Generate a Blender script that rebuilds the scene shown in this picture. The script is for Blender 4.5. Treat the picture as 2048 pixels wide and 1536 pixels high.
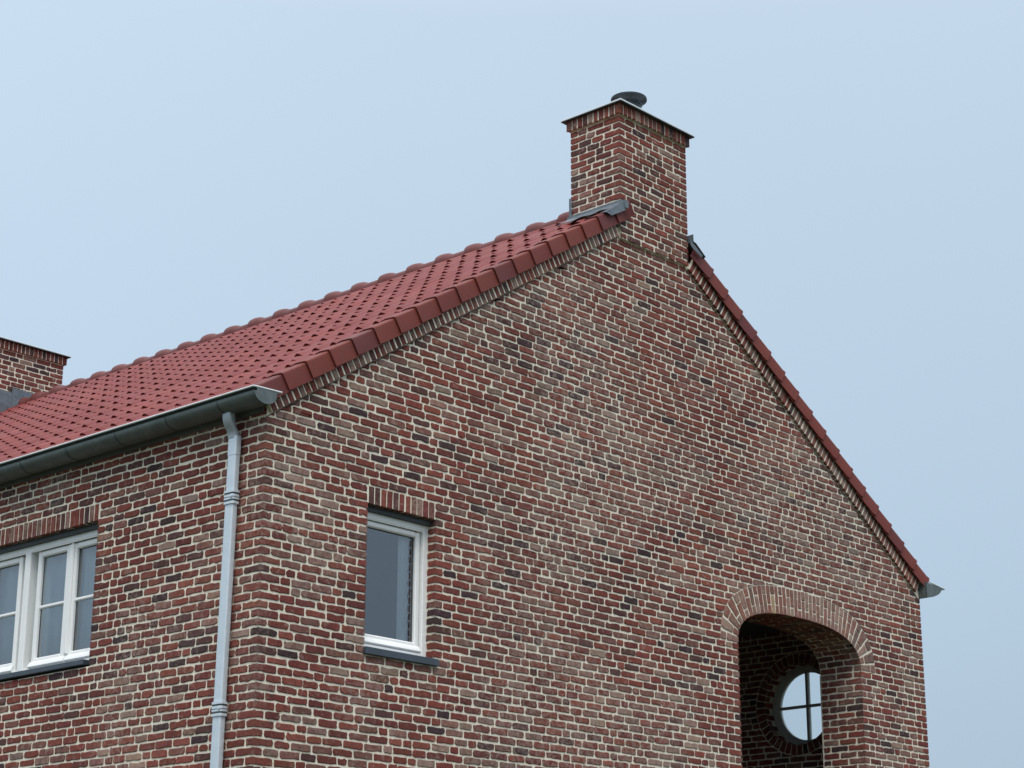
import bpy, math, random
import numpy as np
from mathutils import noise as mnoise
from mathutils import Matrix, Vector
from mathutils.geometry import tessellate_polygon

for o in list(bpy.data.objects): bpy.data.objects.remove(o)
SC = bpy.context.scene
COL = SC.collection
R = math.radians

# ---------------------------------------------------------------- camera
cam_d = bpy.data.cameras.new("camera"); cam = bpy.data.objects.new("camera", cam_d); COL.objects.link(cam)
cam_d.sensor_width = 36.0; cam_d.lens = 4001.24/2048*36.0; cam_d.clip_start = .1; cam_d.clip_end = 3000
YAW, PITCH, ROLL = .828838, .306733, .0028233
fw = Vector((math.sin(YAW)*math.cos(PITCH), math.cos(YAW)*math.cos(PITCH), math.sin(PITCH)))
rt = Vector((math.cos(YAW), -math.sin(YAW), 0)); up = rt.cross(fw)
r2 = rt*math.cos(ROLL)+up*math.sin(ROLL); u2 = -rt*math.sin(ROLL)+up*math.cos(ROLL)
M = Matrix((r2, u2, -fw)).transposed().to_4x4(); M.translation = Vector((-9.92230, -11.74240, -4.56791))
cam.matrix_world = M
SC.camera = cam

# ---------------------------------------------------------------- sky, sun, exposure
SUN_EL, SUN_AZ = R(58), R(226)          # azimuth clockwise from +Y: behind the camera, veiled by cloud
world = bpy.data.worlds.new("World"); SC.world = world; world.use_nodes = True
nt = world.node_tree; nt.nodes.clear()
out = nt.nodes.new('ShaderNodeOutputWorld')
sky = nt.nodes.new('ShaderNodeTexSky'); sky.sky_type = 'NISHITA'; sky.sun_disc = False
sky.sun_elevation = SUN_EL; sky.sun_rotation = SUN_AZ; sky.air_density = 1.0; sky.dust_density = 3.0; sky.ozone_density = 1.0
bg1 = nt.nodes.new('ShaderNodeBackground'); bg1.inputs[1].default_value = .027
nt.links.new(sky.outputs[0], bg1.inputs[0])
# even overcast layer, brighter overhead than at the horizon
tc = nt.nodes.new('ShaderNodeTexCoord'); sp = nt.nodes.new('ShaderNodeSeparateXYZ'); nt.links.new(tc.outputs['Generated'], sp.inputs[0])
ramp = nt.nodes.new('ShaderNodeValToRGB'); nt.links.new(sp.outputs[2], ramp.inputs[0])
cr = ramp.color_ramp
cr.elements[0].position = 0.0; cr.elements[0].color = (0.306, 0.401, 0.502, 1)
cr.elements[1].position = 1.0; cr.elements[1].color = (1.75, 1.82, 1.92, 1)
for p, c in ((.12, (0.342, 0.438, 0.534)), (.27, (0.420, 0.524, 0.620)), (.47, (0.497, 0.606, 0.711)), (.62, (.98, 1.05, 1.14))):
    e = cr.elements.new(p); e.color = (*c, 1)
dot = nt.nodes.new('ShaderNodeVectorMath'); dot.operation = 'DOT_PRODUCT'; nt.links.new(tc.outputs['Generated'], dot.inputs[0])
dot.inputs[1].default_value = (-math.cos(YAW), math.sin(YAW), 0)     # a little brighter to the left (north-west)
mr = nt.nodes.new('ShaderNodeMapRange'); nt.links.new(dot.outputs['Value'], mr.inputs[0])
mr.inputs[1].default_value = -.35; mr.inputs[2].default_value = .35; mr.inputs[3].default_value = .93; mr.inputs[4].default_value = 1.03
nz = nt.nodes.new('ShaderNodeTexNoise'); nz.inputs['Scale'].default_value = 2.2; nz.inputs['Detail'].default_value = 3; nt.links.new(tc.outputs['Generated'], nz.inputs['Vector'])
mr2 = nt.nodes.new('ShaderNodeMapRange'); nt.links.new(nz.outputs[0], mr2.inputs[0])
mr2.inputs[1].default_value = .3; mr2.inputs[2].default_value = .7; mr2.inputs[3].default_value = .975; mr2.inputs[4].default_value = 1.025
mm = nt.nodes.new('ShaderNodeMath'); mm.operation = 'MULTIPLY'; nt.links.new(mr.outputs[0], mm.inputs[0]); nt.links.new(mr2.outputs[0], mm.inputs[1])
bg2 = nt.nodes.new('ShaderNodeBackground'); nt.links.new(ramp.outputs[0], bg2.inputs[0]); nt.links.new(mm.outputs[0], bg2.inputs[1])
add = nt.nodes.new('ShaderNodeAddShader'); nt.links.new(bg1.outputs[0], add.inputs[0]); nt.links.new(bg2.outputs[0], add.inputs[1])
nt.links.new(add.outputs[0], out.inputs[0])
sd = bpy.data.lights.new("sun", 'SUN'); sd.energy = 1.5; sd.angle = R(30); sd.color = (1, .965, .91)
sun = bpy.data.objects.new("sun", sd); COL.objects.link(sun)
sdir = Vector((math.sin(SUN_AZ)*math.cos(SUN_EL), math.cos(SUN_AZ)*math.cos(SUN_EL), math.sin(SUN_EL)))
sun.rotation_euler = sdir.to_track_quat('Z', 'Y').to_euler()
SC.view_settings.view_transform = 'Standard'; SC.view_settings.look = 'None'
SC.view_settings.exposure = 0.14; SC.view_settings.gamma = 1.0
SC.render.engine = 'CYCLES'
SC.cycles.max_bounces = 8; SC.cycles.transparent_max_bounces = 12

# ---------------------------------------------------------------- materials
def mat(name): 
    m = bpy.data.materials.new(name); m.use_nodes = True
    return m, m.node_tree, m.node_tree.nodes['Principled BSDF']
def noise(t, scale, detail=4, rough=.55, vec=None, dist=0):
    n = t.nodes.new('ShaderNodeTexNoise'); n.inputs['Scale'].default_value = scale; n.inputs['Detail'].default_value = detail
    n.inputs['Roughness'].default_value = rough; n.inputs['Distortion'].default_value = dist
    if vec is not None: t.links.new(vec, n.inputs['Vector'])
    return n
def rng(t, src, a, b, c, d, smooth=False):
    n = t.nodes.new('ShaderNodeMapRange'); t.links.new(src, n.inputs[0])
    if smooth: n.interpolation_type = 'SMOOTHSTEP'
    for i, v in enumerate((a, b, c, d)): n.inputs[i+1].default_value = v
    return n.outputs[0]
def mixc(t, fac, a, b, mode='MIX'):
    n = t.nodes.new('ShaderNodeMix'); n.data_type = 'RGBA'; n.blend_type = mode
    for s, v in ((0, fac), (6, a), (7, b)):
        if hasattr(v, 'node'): t.links.new(v, n.inputs[s])
        else: n.inputs[s].default_value = v if s == 0 else (*v, 1)
    return n.outputs[2]
def bump(t, b, h, strength, dist):
    n = t.nodes.new('ShaderNodeBump'); n.inputs['Strength'].default_value = strength; n.inputs['Distance'].default_value = dist
    t.links.new(h, n.inputs['Height']); t.links.new(n.outputs[0], b.inputs['Normal'])
def objco(t):
    return t.nodes.new('ShaderNodeTexCoord').outputs['Object']
def attr(t, name):
    n = t.nodes.new('ShaderNodeAttribute'); n.attribute_name = name; return n

MAT = {}
def m_brick():
    m, t, b = mat('brick'); oc = objco(t)
    a = attr(t, 'tint')
    n1 = noise(t, 26, 6, .7, oc, .6); v1 = rng(t, n1.outputs[0], .3, .7, .68, 1.32)
    c = t.nodes.new('ShaderNodeVectorMath'); c.operation = 'SCALE'; t.links.new(a.outputs['Color'], c.inputs[0]); t.links.new(v1, c.inputs['Scale'])
    # lime bloom and burnt patches with a shape of their own
    n2 = noise(t, 14, 5, .62, oc, .8); al = t.nodes.new('ShaderNodeMath'); al.operation = 'MULTIPLY_ADD'
    t.links.new(a.outputs['Alpha'], al.inputs[0]); al.inputs[1].default_value = .16; t.links.new(n2.outputs[0], al.inputs[2])
    f = rng(t, al.outputs[0], .58, .70, 0, .72, True)
    col = mixc(t, f, c.outputs[0], mixc(t, .5, (.36, .27, .225), c.outputs[0]))
    n3 = noise(t, 9, 4, .6, oc, .5); f3 = rng(t, n3.outputs[0], .62, .70, 0, .6, True)
    col = mixc(t, f3, col, (.060, .038, .040))
    n5 = noise(t, .9, 3, .5, oc); col = mixc(t, 1.0, col, mixc(t, rng(t, n5.outputs[0], .35, .65, 0, 1), (.86, .86, .88), (1.14, 1.12, 1.08)), 'MULTIPLY')
    n7 = noise(t, .42, 3, .5, oc, .8); n8 = noise(t, 17, 5, .7, oc, 1.0); bl = t.nodes.new('ShaderNodeMath'); bl.operation = 'MULTIPLY'
    t.links.new(rng(t, n7.outputs[0], .50, .62, 0, 1, True), bl.inputs[0]); t.links.new(rng(t, n8.outputs[0], .42, .62, 0, .5, True), bl.inputs[1])
    col = mixc(t, bl.outputs[0], col, (.34, .255, .215))
    n6 = noise(t, 26, 5, .7, oc, 1.2); col = mixc(t, rng(t, n6.outputs[0], .67, .76, 0, .5, True), col, (.50, .46, .39))
    t.links.new(col, b.inputs['Base Color']); b.inputs['Roughness'].default_value = .9
    b.inputs['Specular IOR Level'].default_value = .25
    n4 = noise(t, 160, 4, .7, oc); bump(t, b, n4.outputs[0], .35, .004)
    return m
def m_mortar():
    m, t, b = mat('mortar'); oc = objco(t)
    n = noise(t, 3.5, 5, .6, oc); n2 = noise(t, 55, 4, .7, oc)
    col = mixc(t, rng(t, n.outputs[0], .3, .7, 0, 1), (.79, .725, .585), (.86, .80, .66))
    col = mixc(t, rng(t, n2.outputs[0], .35, .75, 0, .3), col, (.50, .46, .38))
    t.links.new(col, b.inputs['Base Color']); b.inputs['Roughness'].default_value = .95
    b.inputs['Specular IOR Level'].default_value = .15
    bump(t, b, n2.outputs[0], .5, .004); return m
def m_tile(name, c1, c2, c3, rough):
    m, t, b = mat(name); oc = objco(t); a = attr(t, 'tint')
    n = noise(t, 1.8, 4, .6, oc); n2 = noise(t, 70, 4, .7, oc)
    col = mixc(t, rng(t, n.outputs[0], .3, .7, 0, 1), c1, c2)
    col = mixc(t, a.outputs['Fac'], col, c3)
    col = mixc(t, rng(t, n2.outputs[0], .3, .75, 0, .25), col, tuple(x*.6 for x in c1))
    n3 = noise(t, 7, 6, .7, oc, 1.0); col = mixc(t, rng(t, n3.outputs[0], .52, .72, 0, .35), col, (.085, .045, .040))
    t.links.new(col, b.inputs['Base Color'])
    t.links.new(rng(t, n.outputs[0], .3, .7, rough-.06, rough+.08), b.inputs['Roughness'])
    b.inputs['Specular IOR Level'].default_value = .28
    bump(t, b, n2.outputs[0], .25, .002); return m
def m_metal(name, c1, c2, metal, rough, scale=5):
    m, t, b = mat(name); oc = objco(t); n = noise(t, scale, 6, .7, oc, 1.5); n2 = noise(t, 60, 3, .6, oc)
    col = mixc(t, rng(t, n.outputs[0], .3, .7, 0, 1), c1, c2)
    t.links.new(col, b.inputs['Base Color']); b.inputs['Metallic'].default_value = metal
    t.links.new(rng(t, n2.outputs[0], .3, .7, rough-.07, rough+.1), b.inputs['Roughness'])
    bump(t, b, n.outputs[0], .15, .004); return m
def m_plain(name, c, rough=.5, spec=.4, var=.12, scale=6):
    m, t, b = mat(name); oc = objco(t); n = noise(t, scale, 5, .6, oc)
    col = mixc(t, rng(t, n.outputs[0], .3, .7, 0, 1), tuple(x*(1-var) for x in c), tuple(min(1, x*(1+var)) for x in c))
    t.links.new(col, b.inputs['Base Color']); b.inputs['Roughness'].default_value = rough; b.inputs['Specular IOR Level'].default_value = spec
    return m
def m_glass(name, refl, tint):
    m, t, b = mat(name); t.nodes.remove(b); o = t.nodes['Material Output']
    g = t.nodes.new('ShaderNodeBsdfGlossy'); g.inputs['Roughness'].default_value = .02; g.inputs['Color'].default_value = (.93, .96, 1, 1)
    tr = t.nodes.new('ShaderNodeBsdfTransparent'); tr.inputs['Color'].default_value = (*tint, 1)
    fr = t.nodes.new('ShaderNodeFresnel'); fr.inputs['IOR'].default_value = 1.5
    f = rng(t, fr.outputs[0], 0, 1, refl, 1)
    mx = t.nodes.new('ShaderNodeMixShader'); t.links.new(f, mx.inputs[0]); t.links.new(tr.outputs[0], mx.inputs[1]); t.links.new(g.outputs[0], mx.inputs[2])
    oc = objco(t); n = noise(t, 1.3, 1, .4, oc); bp = t.nodes.new('ShaderNodeBump'); bp.inputs['Strength'].default_value = .05; bp.inputs['Distance'].default_value = .01
    t.links.new(n.outputs[0], bp.inputs['Height']); t.links.new(bp.outputs[0], g.inputs['Normal'])
    t.links.new(mx.outputs[0], o.inputs[0]); return m
def m_ground():
    m, t, b = mat('grass_ground'); oc = objco(t); n = noise(t, .35, 8, .65, oc); n2 = noise(t, 9, 6, .7, oc)
    col = mixc(t, rng(t, n.outputs[0], .3, .7, 0, 1), (.045, .052, .022), (.075, .070, .042))
    col = mixc(t, rng(t, n2.outputs[0], .35, .7, 0, .5), col, (.03, .042, .016))
    t.links.new(col, b.inputs['Base Color']); b.inputs['Roughness'].default_value = 1; bump(t, b, n2.outputs[0], .8, .05); return m
def m_curtain(name, c):
    m, t, b = mat(name); b.inputs['Base Color'].default_value = (*c, 1); b.inputs['Roughness'].default_value = 1
    b.inputs['Specular IOR Level'].default_value = 0
    oc = objco(t); w = t.nodes.new('ShaderNodeTexWave'); w.inputs['Scale'].default_value = 60; t.links.new(oc, w.inputs['Vector']); bump(t, b, w.outputs['Fac'], .2, .002)
    return m
MAT['brick'] = m_brick(); MAT['mortar'] = m_mortar()
MAT['tile'] = m_tile('roof_tile', (.190, .028, .025), (.155, .024, .022), (.215, .038, .031), .6)
MAT['verge'] = m_tile('verge_tile', (.195, .040, .026), (.165, .034, .025), (.125, .030, .030), .62)
MAT['ridge'] = m_tile('ridge_tile', (.140, .034, .031), (.110, .030, .028), (.16, .04, .036), .55)
MAT['zinc'] = m_metal('weathered_zinc', (.105, .128, .126), (.175, .205, .198), .5, .5)
MAT['zinc_dark'] = m_metal('zinc_seam', (.05, .065, .068), (.08, .10, .10), .4, .5)
MAT['zinc_lip'] = m_metal('zinc_bead', (.62, .66, .66), (.74, .77, .77), .3, .4)
MAT['pipe'] = m_metal('galvanised_pipe', (.58, .655, .71), (.67, .74, .79), .25, .38, 3)
MAT['pipe_old'] = m_metal('zinc_elbow', (.33, .375, .40), (.47, .52, .55), .4, .45, 14)
MAT['lead'] = m_metal('lead_flashing', (.085, .108, .128), (.185, .215, .24), .25, .5, 6)
MAT['white'] = m_plain('white_paint', (.90, .905, .885), .35, .45, .025, 3)
MAT['slate'] = m_plain('dark_sill_stone', (.050, .066, .085), .45, .5, .15)
MAT['steel'] = m_plain('dark_steel_lintel', (.060, .072, .080), .5, .4, .12)
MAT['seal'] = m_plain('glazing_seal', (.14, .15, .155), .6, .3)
MAT['flue'] = m_metal('flue_metal', (.018, .024, .030), (.035, .042, .050), .5, .4)
MAT['grey_frame'] = m_plain('grey_round_frame', (.50, .52, .50), .5, .4, .05)
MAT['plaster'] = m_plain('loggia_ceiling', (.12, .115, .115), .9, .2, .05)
MAT['floorboard'] = m_plain('loggia_floor', (.05, .048, .045), .7, .3)
MAT['room'] = m_plain('room_interior', (.16, .165, .175), .9, .1, .05)
MAT['glass_s'] = m_glass('pane_small', .16, (.80, .86, .90))
MAT['glass_l'] = m_glass('pane_large', .19, (.72, .79, .82))
MAT['curtain_p'] = m_curtain('pale_curtain', (.60, .66, .67))
MAT['curtain_l'] = m_curtain('lace_curtain', (.70, .74, .74))
MAT['ground'] = m_ground()

# ---------------------------------------------------------------- helpers
def link_mesh(name, verts, faces, mats, parent=None, mi=None, tint=None, smooth=False):
    me = bpy.data.meshes.new(name); me.from_pydata([tuple(map(float, v)) for v in verts], [], faces)
    for m in (mats if isinstance(mats, (list, tuple)) else [mats]): me.materials.append(MAT[m])
    if mi is not None: me.polygons.foreach_set('material_index', np.asarray(mi, dtype=np.int32))
    if tint is not None:
        a = me.color_attributes.new('tint', 'FLOAT_COLOR', 'POINT'); a.data.foreach_set('color', np.asarray(tint, dtype=np.float32).ravel())
    if smooth is True: me.polygons.foreach_set('use_smooth', [True]*len(faces))
    elif smooth: 
        me.polygons.foreach_set('use_smooth', [True]*len(faces)); me.set_sharp_from_angle(angle=R(smooth))
    me.update()
    o = bpy.data.objects.new(name, me); COL.objects.link(o)
    if parent: o.parent = parent
    return o
class MB:
    """plain mesh collector"""
    def __init__(s): s.v = []; s.f = []; s.m = []; s.t = []
    def add(s, v, f, m=0, t=(0, 0, 0, 0)):
        k = len(s.v); s.v += [tuple(p) for p in v]; s.f += [tuple(i+k for i in q) for q in f]; s.m += [m]*len(f); s.t += [t]*len(v)
    def box(s, x0, x1, y0, y1, z0, z1, m=0, bev=0, t=(0, 0, 0, 0)):
        if bev <= 0:
            v = [(x, y, z) for x in (x0, x1) for y in (y0, y1) for z in (z0, z1)]
            s.add(v, [(0, 1, 3, 2), (4, 6, 7, 5), (0, 4, 5, 1), (2, 3, 7, 6), (0, 2, 6, 4), (1, 5, 7, 3)], m, t); return
        b = bev; V = []; idx = {}
        for i, X in enumerate((x0, x1)):
            for j, Y in enumerate((y0, y1)):
                for k, Z in enumerate((z0, z1)):
                    sx, sy, sz = (b if i == 0 else -b), (b if j == 0 else -b), (b if k == 0 else -b)
                    idx[i, j, k, 0] = len(V); V.append((X, Y+sy, Z+sz))
                    idx[i, j, k, 1] = len(V); V.append((X+sx, Y, Z+sz))
                    idx[i, j, k, 2] = len(V); V.append((X+sx, Y+sy, Z))
        F = []
        for i in (0, 1): F.append(tuple(idx[i, j, k, 0] for j, k in ((0, 0), (0, 1), (1, 1), (1, 0))))
        for j in (0, 1): F.append(tuple(idx[i, j, k, 1] for i, k in ((0, 0), (0, 1), (1, 1), (1, 0))))
        for k in (0, 1): F.append(tuple(idx[i, j, k, 2] for i, j in ((0, 0), (0, 1), (1, 1), (1, 0))))
        for i in (0, 1):
            for j in (0, 1): F.append((idx[i, j, 0, 0], idx[i, j, 1, 0], idx[i, j, 1, 1], idx[i, j, 0, 1]))
            for k in (0, 1): F.append((idx[i, 0, k, 0], idx[i, 1, k, 0], idx[i, 1, k, 2], idx[i, 0, k, 2]))
        for j in (0, 1):
            for k in (0, 1): F.append((idx[0, j, k, 1], idx[1, j, k, 1], idx[1, j, k, 2], idx[0, j, k, 2]))
        for i in (0, 1):
            for j in (0, 1):
                for k in (0, 1): F.append((idx[i, j, k, 0], idx[i, j, k, 1], idx[i, j, k, 2]))
        s.add(V, F, m, t)
    def loft(s, rings, closed=True, caps=True, m=0, t=(0, 0, 0, 0)):
        n = len(rings[0]); V = [p for r in rings for p in r]; F = []
        for i in range(len(rings)-1):
            for j in range(n if closed else n-1):
                F.append((i*n+j, i*n+(j+1) % n, (i+1)*n+(j+1) % n, (i+1)*n+j))
        if caps and closed: F.append(tuple(range(n-1, -1, -1))); F.append(tuple(range((len(rings)-1)*n, len(rings)*n)))
        s.add(V, F, m, t)
    def build(s, name, mats, parent=None, smooth=False): return link_mesh(name, s.v, s.f, mats, parent, s.m, s.t, smooth)
def tag(o, label=None, cat=None, group=None, kind=None):
    for k, v in (('label', label), ('category', cat), ('group', group), ('kind', kind)):
        if v: o[k] = v
    return o
def empty(name, loc=(0, 0, 0), parent=None):
    o = bpy.data.objects.new(name, None); o.empty_display_size = .3; COL.objects.link(o); o.location = loc
    if parent: o.parent = parent
    return o

# ---------------------------------------------------------------- brick generator
C = .0706574; MJ = .0178; SP, HP = .22, .11      # course height, joint, stretcher pitch, header pitch
NR = np.random.default_rng(11)
PAL = [  # weight, albedo, blotch
    (36, (.168, .048, .037), .2), (18, (.198, .061, .045), .25), (13, (.138, .042, .036), .2), (15, (.166, .076, .062), .6),
    (3.0, (.058, .033, .035), .1), (5.5, (.092, .044, .040), .3), (6.0, (.200, .108, .088), .9), (2.6, (.250, .160, .126), 1.0),
    (.3, (.165, .115, .095), .8), (.12, (.32, .22, .125), .5)]
PW = np.array([p[0] for p in PAL], float)
def tints(n, pale=1., rg=None, dark=1.):
    g = rg or NR; w = PW.copy(); w[6:9] *= pale; w[4:6] *= dark; w /= w.sum()
    i = g.choice(len(PAL), n, p=w); c = np.array([PAL[k][1] for k in i]); a = np.array([PAL[k][2] for k in i])
    c = c*g.uniform(.86, 1.14, (n, 1))*g.uniform(.95, 1.05, (n, 3))
    return np.concatenate([c, a[:, None]*g.uniform(.3, 1.1, (n, 1))], 1)
def template():
    # perimeter in units: (side, fraction); counter-clockwise from bottom-left corner
    P = [('c', 0, 0)]
    return P
def brick_mesh(rects, mapf, tint, openL=None, openR=None, skirt=-.012, push=None, rad=.016, wob=.0022, face=0.):
    """rects (n,4) u0,u1,v0,v1 -> one ring-built irregular brick each; mapf(u,v,w)->xyz"""
    rects = np.asarray(rects, float); n = len(rects)
    if n == 0: return np.zeros((0, 3)), [], np.zeros((0, 4))
    u0, u1, v0, v1 = rects.T
    oL = np.zeros(n, bool) if openL is None else np.asarray(openL, bool); oR = np.zeros(n, bool) if openR is None else np.asarray(openR, bool)
    tall = (v1-v0) > (u1-u0)
    NB = 5
    fr = np.linspace(0, 1, NB+2)[1:-1]
    w_, h_ = u1-u0, v1-v0
    r = np.minimum(np.minimum(w_, h_)*.28, rad)[:, None]
    rl = np.where(oL, 0, 1)[:, None]*r; rr = np.where(oR, 0, 1)[:, None]*r
    k = .32
    cols_u, cols_v = [], []
    U0, U1, V0, V1 = (x[:, None] for x in (u0, u1, v0, v1))
    def ap(u, v): cols_u.append(u); cols_v.append(v)
    cr_ = NR.uniform(.35, 1.25, (n, 4))
    rBL, rBR, rTR, rTL = (cr_[:, i:i+1] for i in range(4))
    ap(U0, V0+r*rBL*np.where(oL, .02, 1)[:, None]); ap(U0+k*rl*rBL, V0+k*rl*rBL); ap(U0+rl*rBL+1e-4, V0)
    for f in (.25, .5, .75): ap(U0+(U1-U0)*f, V0)
    ap(U1-rr*rBR-1e-4, V0); ap(U1-k*rr*rBR, V0+k*rr*rBR); ap(U1, V0+r*rBR*np.where(oR, .02, 1)[:, None])
    ap(U1, V0+(V1-V0)*.5)
    ap(U1, V1-r*rTR*np.where(oR, .02, 1)[:, None]); ap(U1-k*rr*rTR, V1-k*rr*rTR); ap(U1-rr*rTR-1e-4, V1)
    for f in (.75, .5, .25): ap(U0+(U1-U0)*f, V1)
    ap(U0+rl*rTL+1e-4, V1); ap(U0+k*rl*rTL, V1-k*rl*rTL); ap(U0, V1-r*rTL*np.where(oL, .02, 1)[:, None])
    ap(U0, V0+(V1-V0)*.5)
    u = np.concatenate([np.broadcast_to(x, (n, 1)) for x in cols_u], 1); v = np.concatenate([np.broadcast_to(x, (n, 1)) for x in cols_v], 1)
    N = u.shape[1]
    du = NR.normal(0, wob, (n, N)); dv = NR.normal(0, wob, (n, N))
    # whole-brick tilt and size scatter
    sc = NR.normal(0, .0012, (n, 1)); tl = NR.normal(0, .008, (n, 1)); uc = (U0+U1)/2; vc = (V0+V1)/2
    dv = dv + tl*(u-uc) + sc*np.sign(v-vc)
    chip = NR.random((n, N)) < .035
    dv = dv - np.where(chip, np.sign(v-vc)*NR.uniform(.002, .008, (n, N)), 0)
    su = np.sign(u-uc)*np.where(np.abs(u-uc) > .8*(U1-U0)/2, 1, 0)
    endj = NR.normal(0, .0022, (n, 2)); du = du + np.where(su > 0, endj[:, 1:], 0) + np.where(su < 0, endj[:, :1], 0)
    fixL = oL[:, None] & (np.abs(u-U0) < 2e-4); fixR = oR[:, None] & (np.abs(u-U1) < 2e-4)
    fix = fixL | fixR
    du[fix] = 0; dvf = tl*(u-uc)
    dv = np.where(fix, 0, dv)
    ub, vb = u+du, v+dv
    # outward direction (approximate, from centre box)
    ou = np.clip((u-uc)/np.maximum((U1-U0)/2, 1e-6), -1, 1); ov = np.clip((v-vc)/np.maximum((V1-V0)/2, 1e-6), -1, 1)
    ou = np.where(np.abs(ou) > .9, ou, 0); ov = np.where(np.abs(ov) > .8, ov, 0)
    ou = np.where(fix, 0, ou)
    rings = []
    wf = NR.normal(face, .0012, (n, 1))
    wf = np.where((oL | oR)[:, None], face, wf)
    for off, wv in ((.0014, np.full((n, 1), skirt)), (.0, wf-.0028), (-.0042, wf)):
        uu = ub+ou*off; vv = vb+ov*off
        if push is not None: uu, vv = push(uu, vv, off)
        rings.append((uu, vv, np.where(fix, wf, np.broadcast_to(wv, (n, N)))))
    A = .5*np.sum(rings[1][0]*np.roll(rings[1][1], -1, 1)-np.roll(rings[1][0], -1, 1)*rings[1][1], 1)
    keep = A > .00045
    U = np.concatenate([x[0] for x in rings], 1)[keep]; V = np.concatenate([x[1] for x in rings], 1)[keep]; W = np.concatenate([x[2] for x in rings], 1)[keep]
    n = len(U); P = mapf(U.ravel(), V.ravel(), W.ravel())
    base = []
    for a in (0, 1):
        for j in range(N): base.append((a*N+j, a*N+(j+1) % N, (a+1)*N+(j+1) % N, (a+1)*N+j))
    base.append(tuple(2*N+j for j in range(N)))
    F = []
    for i in range(n):
        o = i*3*N; F += [tuple(q+o for q in f) for f in base]
    T = np.repeat(tint[keep], 3*N, axis=0)
    return P, F, T
class Wall:
    """bricks + mortar gathered into one mesh part"""
    def __init__(s): s.P = []; s.F = []; s.T = []; s.M = []; s.n = 0
    def bricks(s, *a, **k):
        P, F, T = brick_mesh(*a, **k)
        s.F += [tuple(i+s.n for i in f) for f in F]; s.P.append(P); s.T.append(T); s.M += [0]*len(F); s.n += len(P)
    def raw(s, V, F, m=1):
        s.F += [tuple(i+s.n for i in f) for f in F]; s.P.append(np.array(V, float)); s.T.append(np.zeros((len(V), 4))); s.M += [m]*len(F); s.n += len(V)
    def quad(s, a, b, c, d, m=1): s.raw([a, b, c, d], [(0, 1, 2, 3)], m)
    def build(s, name, parent, mats=('brick', 'mortar')):
        return link_mesh(name, np.concatenate(s.P), s.F, list(mats), parent, s.M, np.concatenate(s.T))
PREV2 = [[], None]
def lay(a, b, prev, start=None, end=None, g=None):
    """wild bond between a and b; returns list of (u0,u1) brick extents and perpends"""
    g = g or NR; pos = a; out_ = []; per = []
    if PREV2[1] is not prev: PREV2[0], PREV2[1] = (PREV2[1] or []), prev
    last = None; run = 0
    if end == 'S': endw = SP-MJ/2
    elif end == 'H': endw = HP-MJ/2
    else: endw = 0
    lim = b-endw
    first = True
    while lim-pos > .03 or (first and lim-pos > .012):
        rem = lim-pos
        if first and start: p = SP-MJ/2 if start == 'S' else HP-MJ/2
        elif rem < .135: p = rem
        elif rem < .245: p = rem
        elif rem < .33: p = HP if g.random() < .5 else rem-HP
        else:
            opt = [SP, HP, .165] if g.random() > .15 and run < 6 else [HP, SP, .165]
            if last == HP and g.random() < .75: opt = [SP, HP, .165]
            p = None
            for o_ in opt:
                if all(abs(pos+o_-q) > .024 for q in prev) and all(abs(pos+o_-q) > .008 for q in PREV2[0]): p = o_; break
            if p is None: p = opt[0]
            run = run+1 if p == SP else 0
            last = p
        p = min(p, rem)
        lo = pos if first else pos+MJ/2
        hi = pos+p-(0 if (p >= rem-1e-6 and not endw) else MJ/2)
        if hi-lo > .012: out_.append((lo, hi))
        pos += p; per.append(pos); first = False
    if endw: out_.append((b-endw+MJ/2, b))
    return out_, per
HT = {}
def htint(key, pale=1., dark=1.):
    if key not in HT: HT[key] = tints(1, pale, dark=dark)[0]
    return HT[key]
def mortar_poly(w, outer, holes, to3):
    pts = [Vector((x, y, 0)) for x, y in outer]; hs = [[Vector((x, y, 0)) for x, y in h] for h in holes]
    tr = tessellate_polygon([pts]+hs); allp = outer+[p for h in holes for p in h]
    w.raw([to3(*p) for p in allp], [tuple(t) for t in tr], 1)

# ---------------------------------------------------------------- dimensions
W = 9.763; ZG = -6.2; L = 11.655
def zl(x): return .066+.6423*(x-.105)          # lower edge of the left brick verge
def zr(x): return 2.82-.671*(x-5.532)
XR = 4.975
MD = .0078                                     # mortar lies this far behind the brick faces
# porch arch (basket handle)
AXc, AA, AB, AZ, AN = 7.36, 1.11, .41, -14*C, 2.6
def acurve(th):
    c, s = math.cos(th), math.sin(th)
    return AXc-AA*math.copysign(abs(c)**(2/AN), c), AZ+AB*abs(s)**(2/AN)
_raw = [acurve(math.pi*i/4000) for i in range(4001)]
_s = [0]
for i in range(4000): _s.append(_s[-1]+math.dist(_raw[i], _raw[i+1]))
ALEN = _s[-1]; _rx = np.array([p[0] for p in _raw]); _rz = np.array([p[1] for p in _raw]); _s = np.array(_s)
_tx = np.gradient(np.interp(np.linspace(0, ALEN, 801), _s, _rx)); _tz = np.gradient(np.interp(np.linspace(0, ALEN, 801), _s, _rz))
_l = np.hypot(_tx, _tz); _nx, _nz = -_tz/_l, _tx/_l; _ss = np.linspace(0, ALEN, 801)
def on_arch(s, r):
    s = np.asarray(s, float); x = np.interp(s, _s, _rx); z = np.interp(s, _s, _rz)
    return x+np.interp(s, _ss, _nx)*r, z+np.interp(s, _ss, _nz)*r
RING = .285
_ox, _oz = on_arch(np.linspace(0, ALEN, 300), RING+.012)
_ox2, _oz2 = on_arch(np.linspace(0, ALEN, 300), RING+.002)
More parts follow.
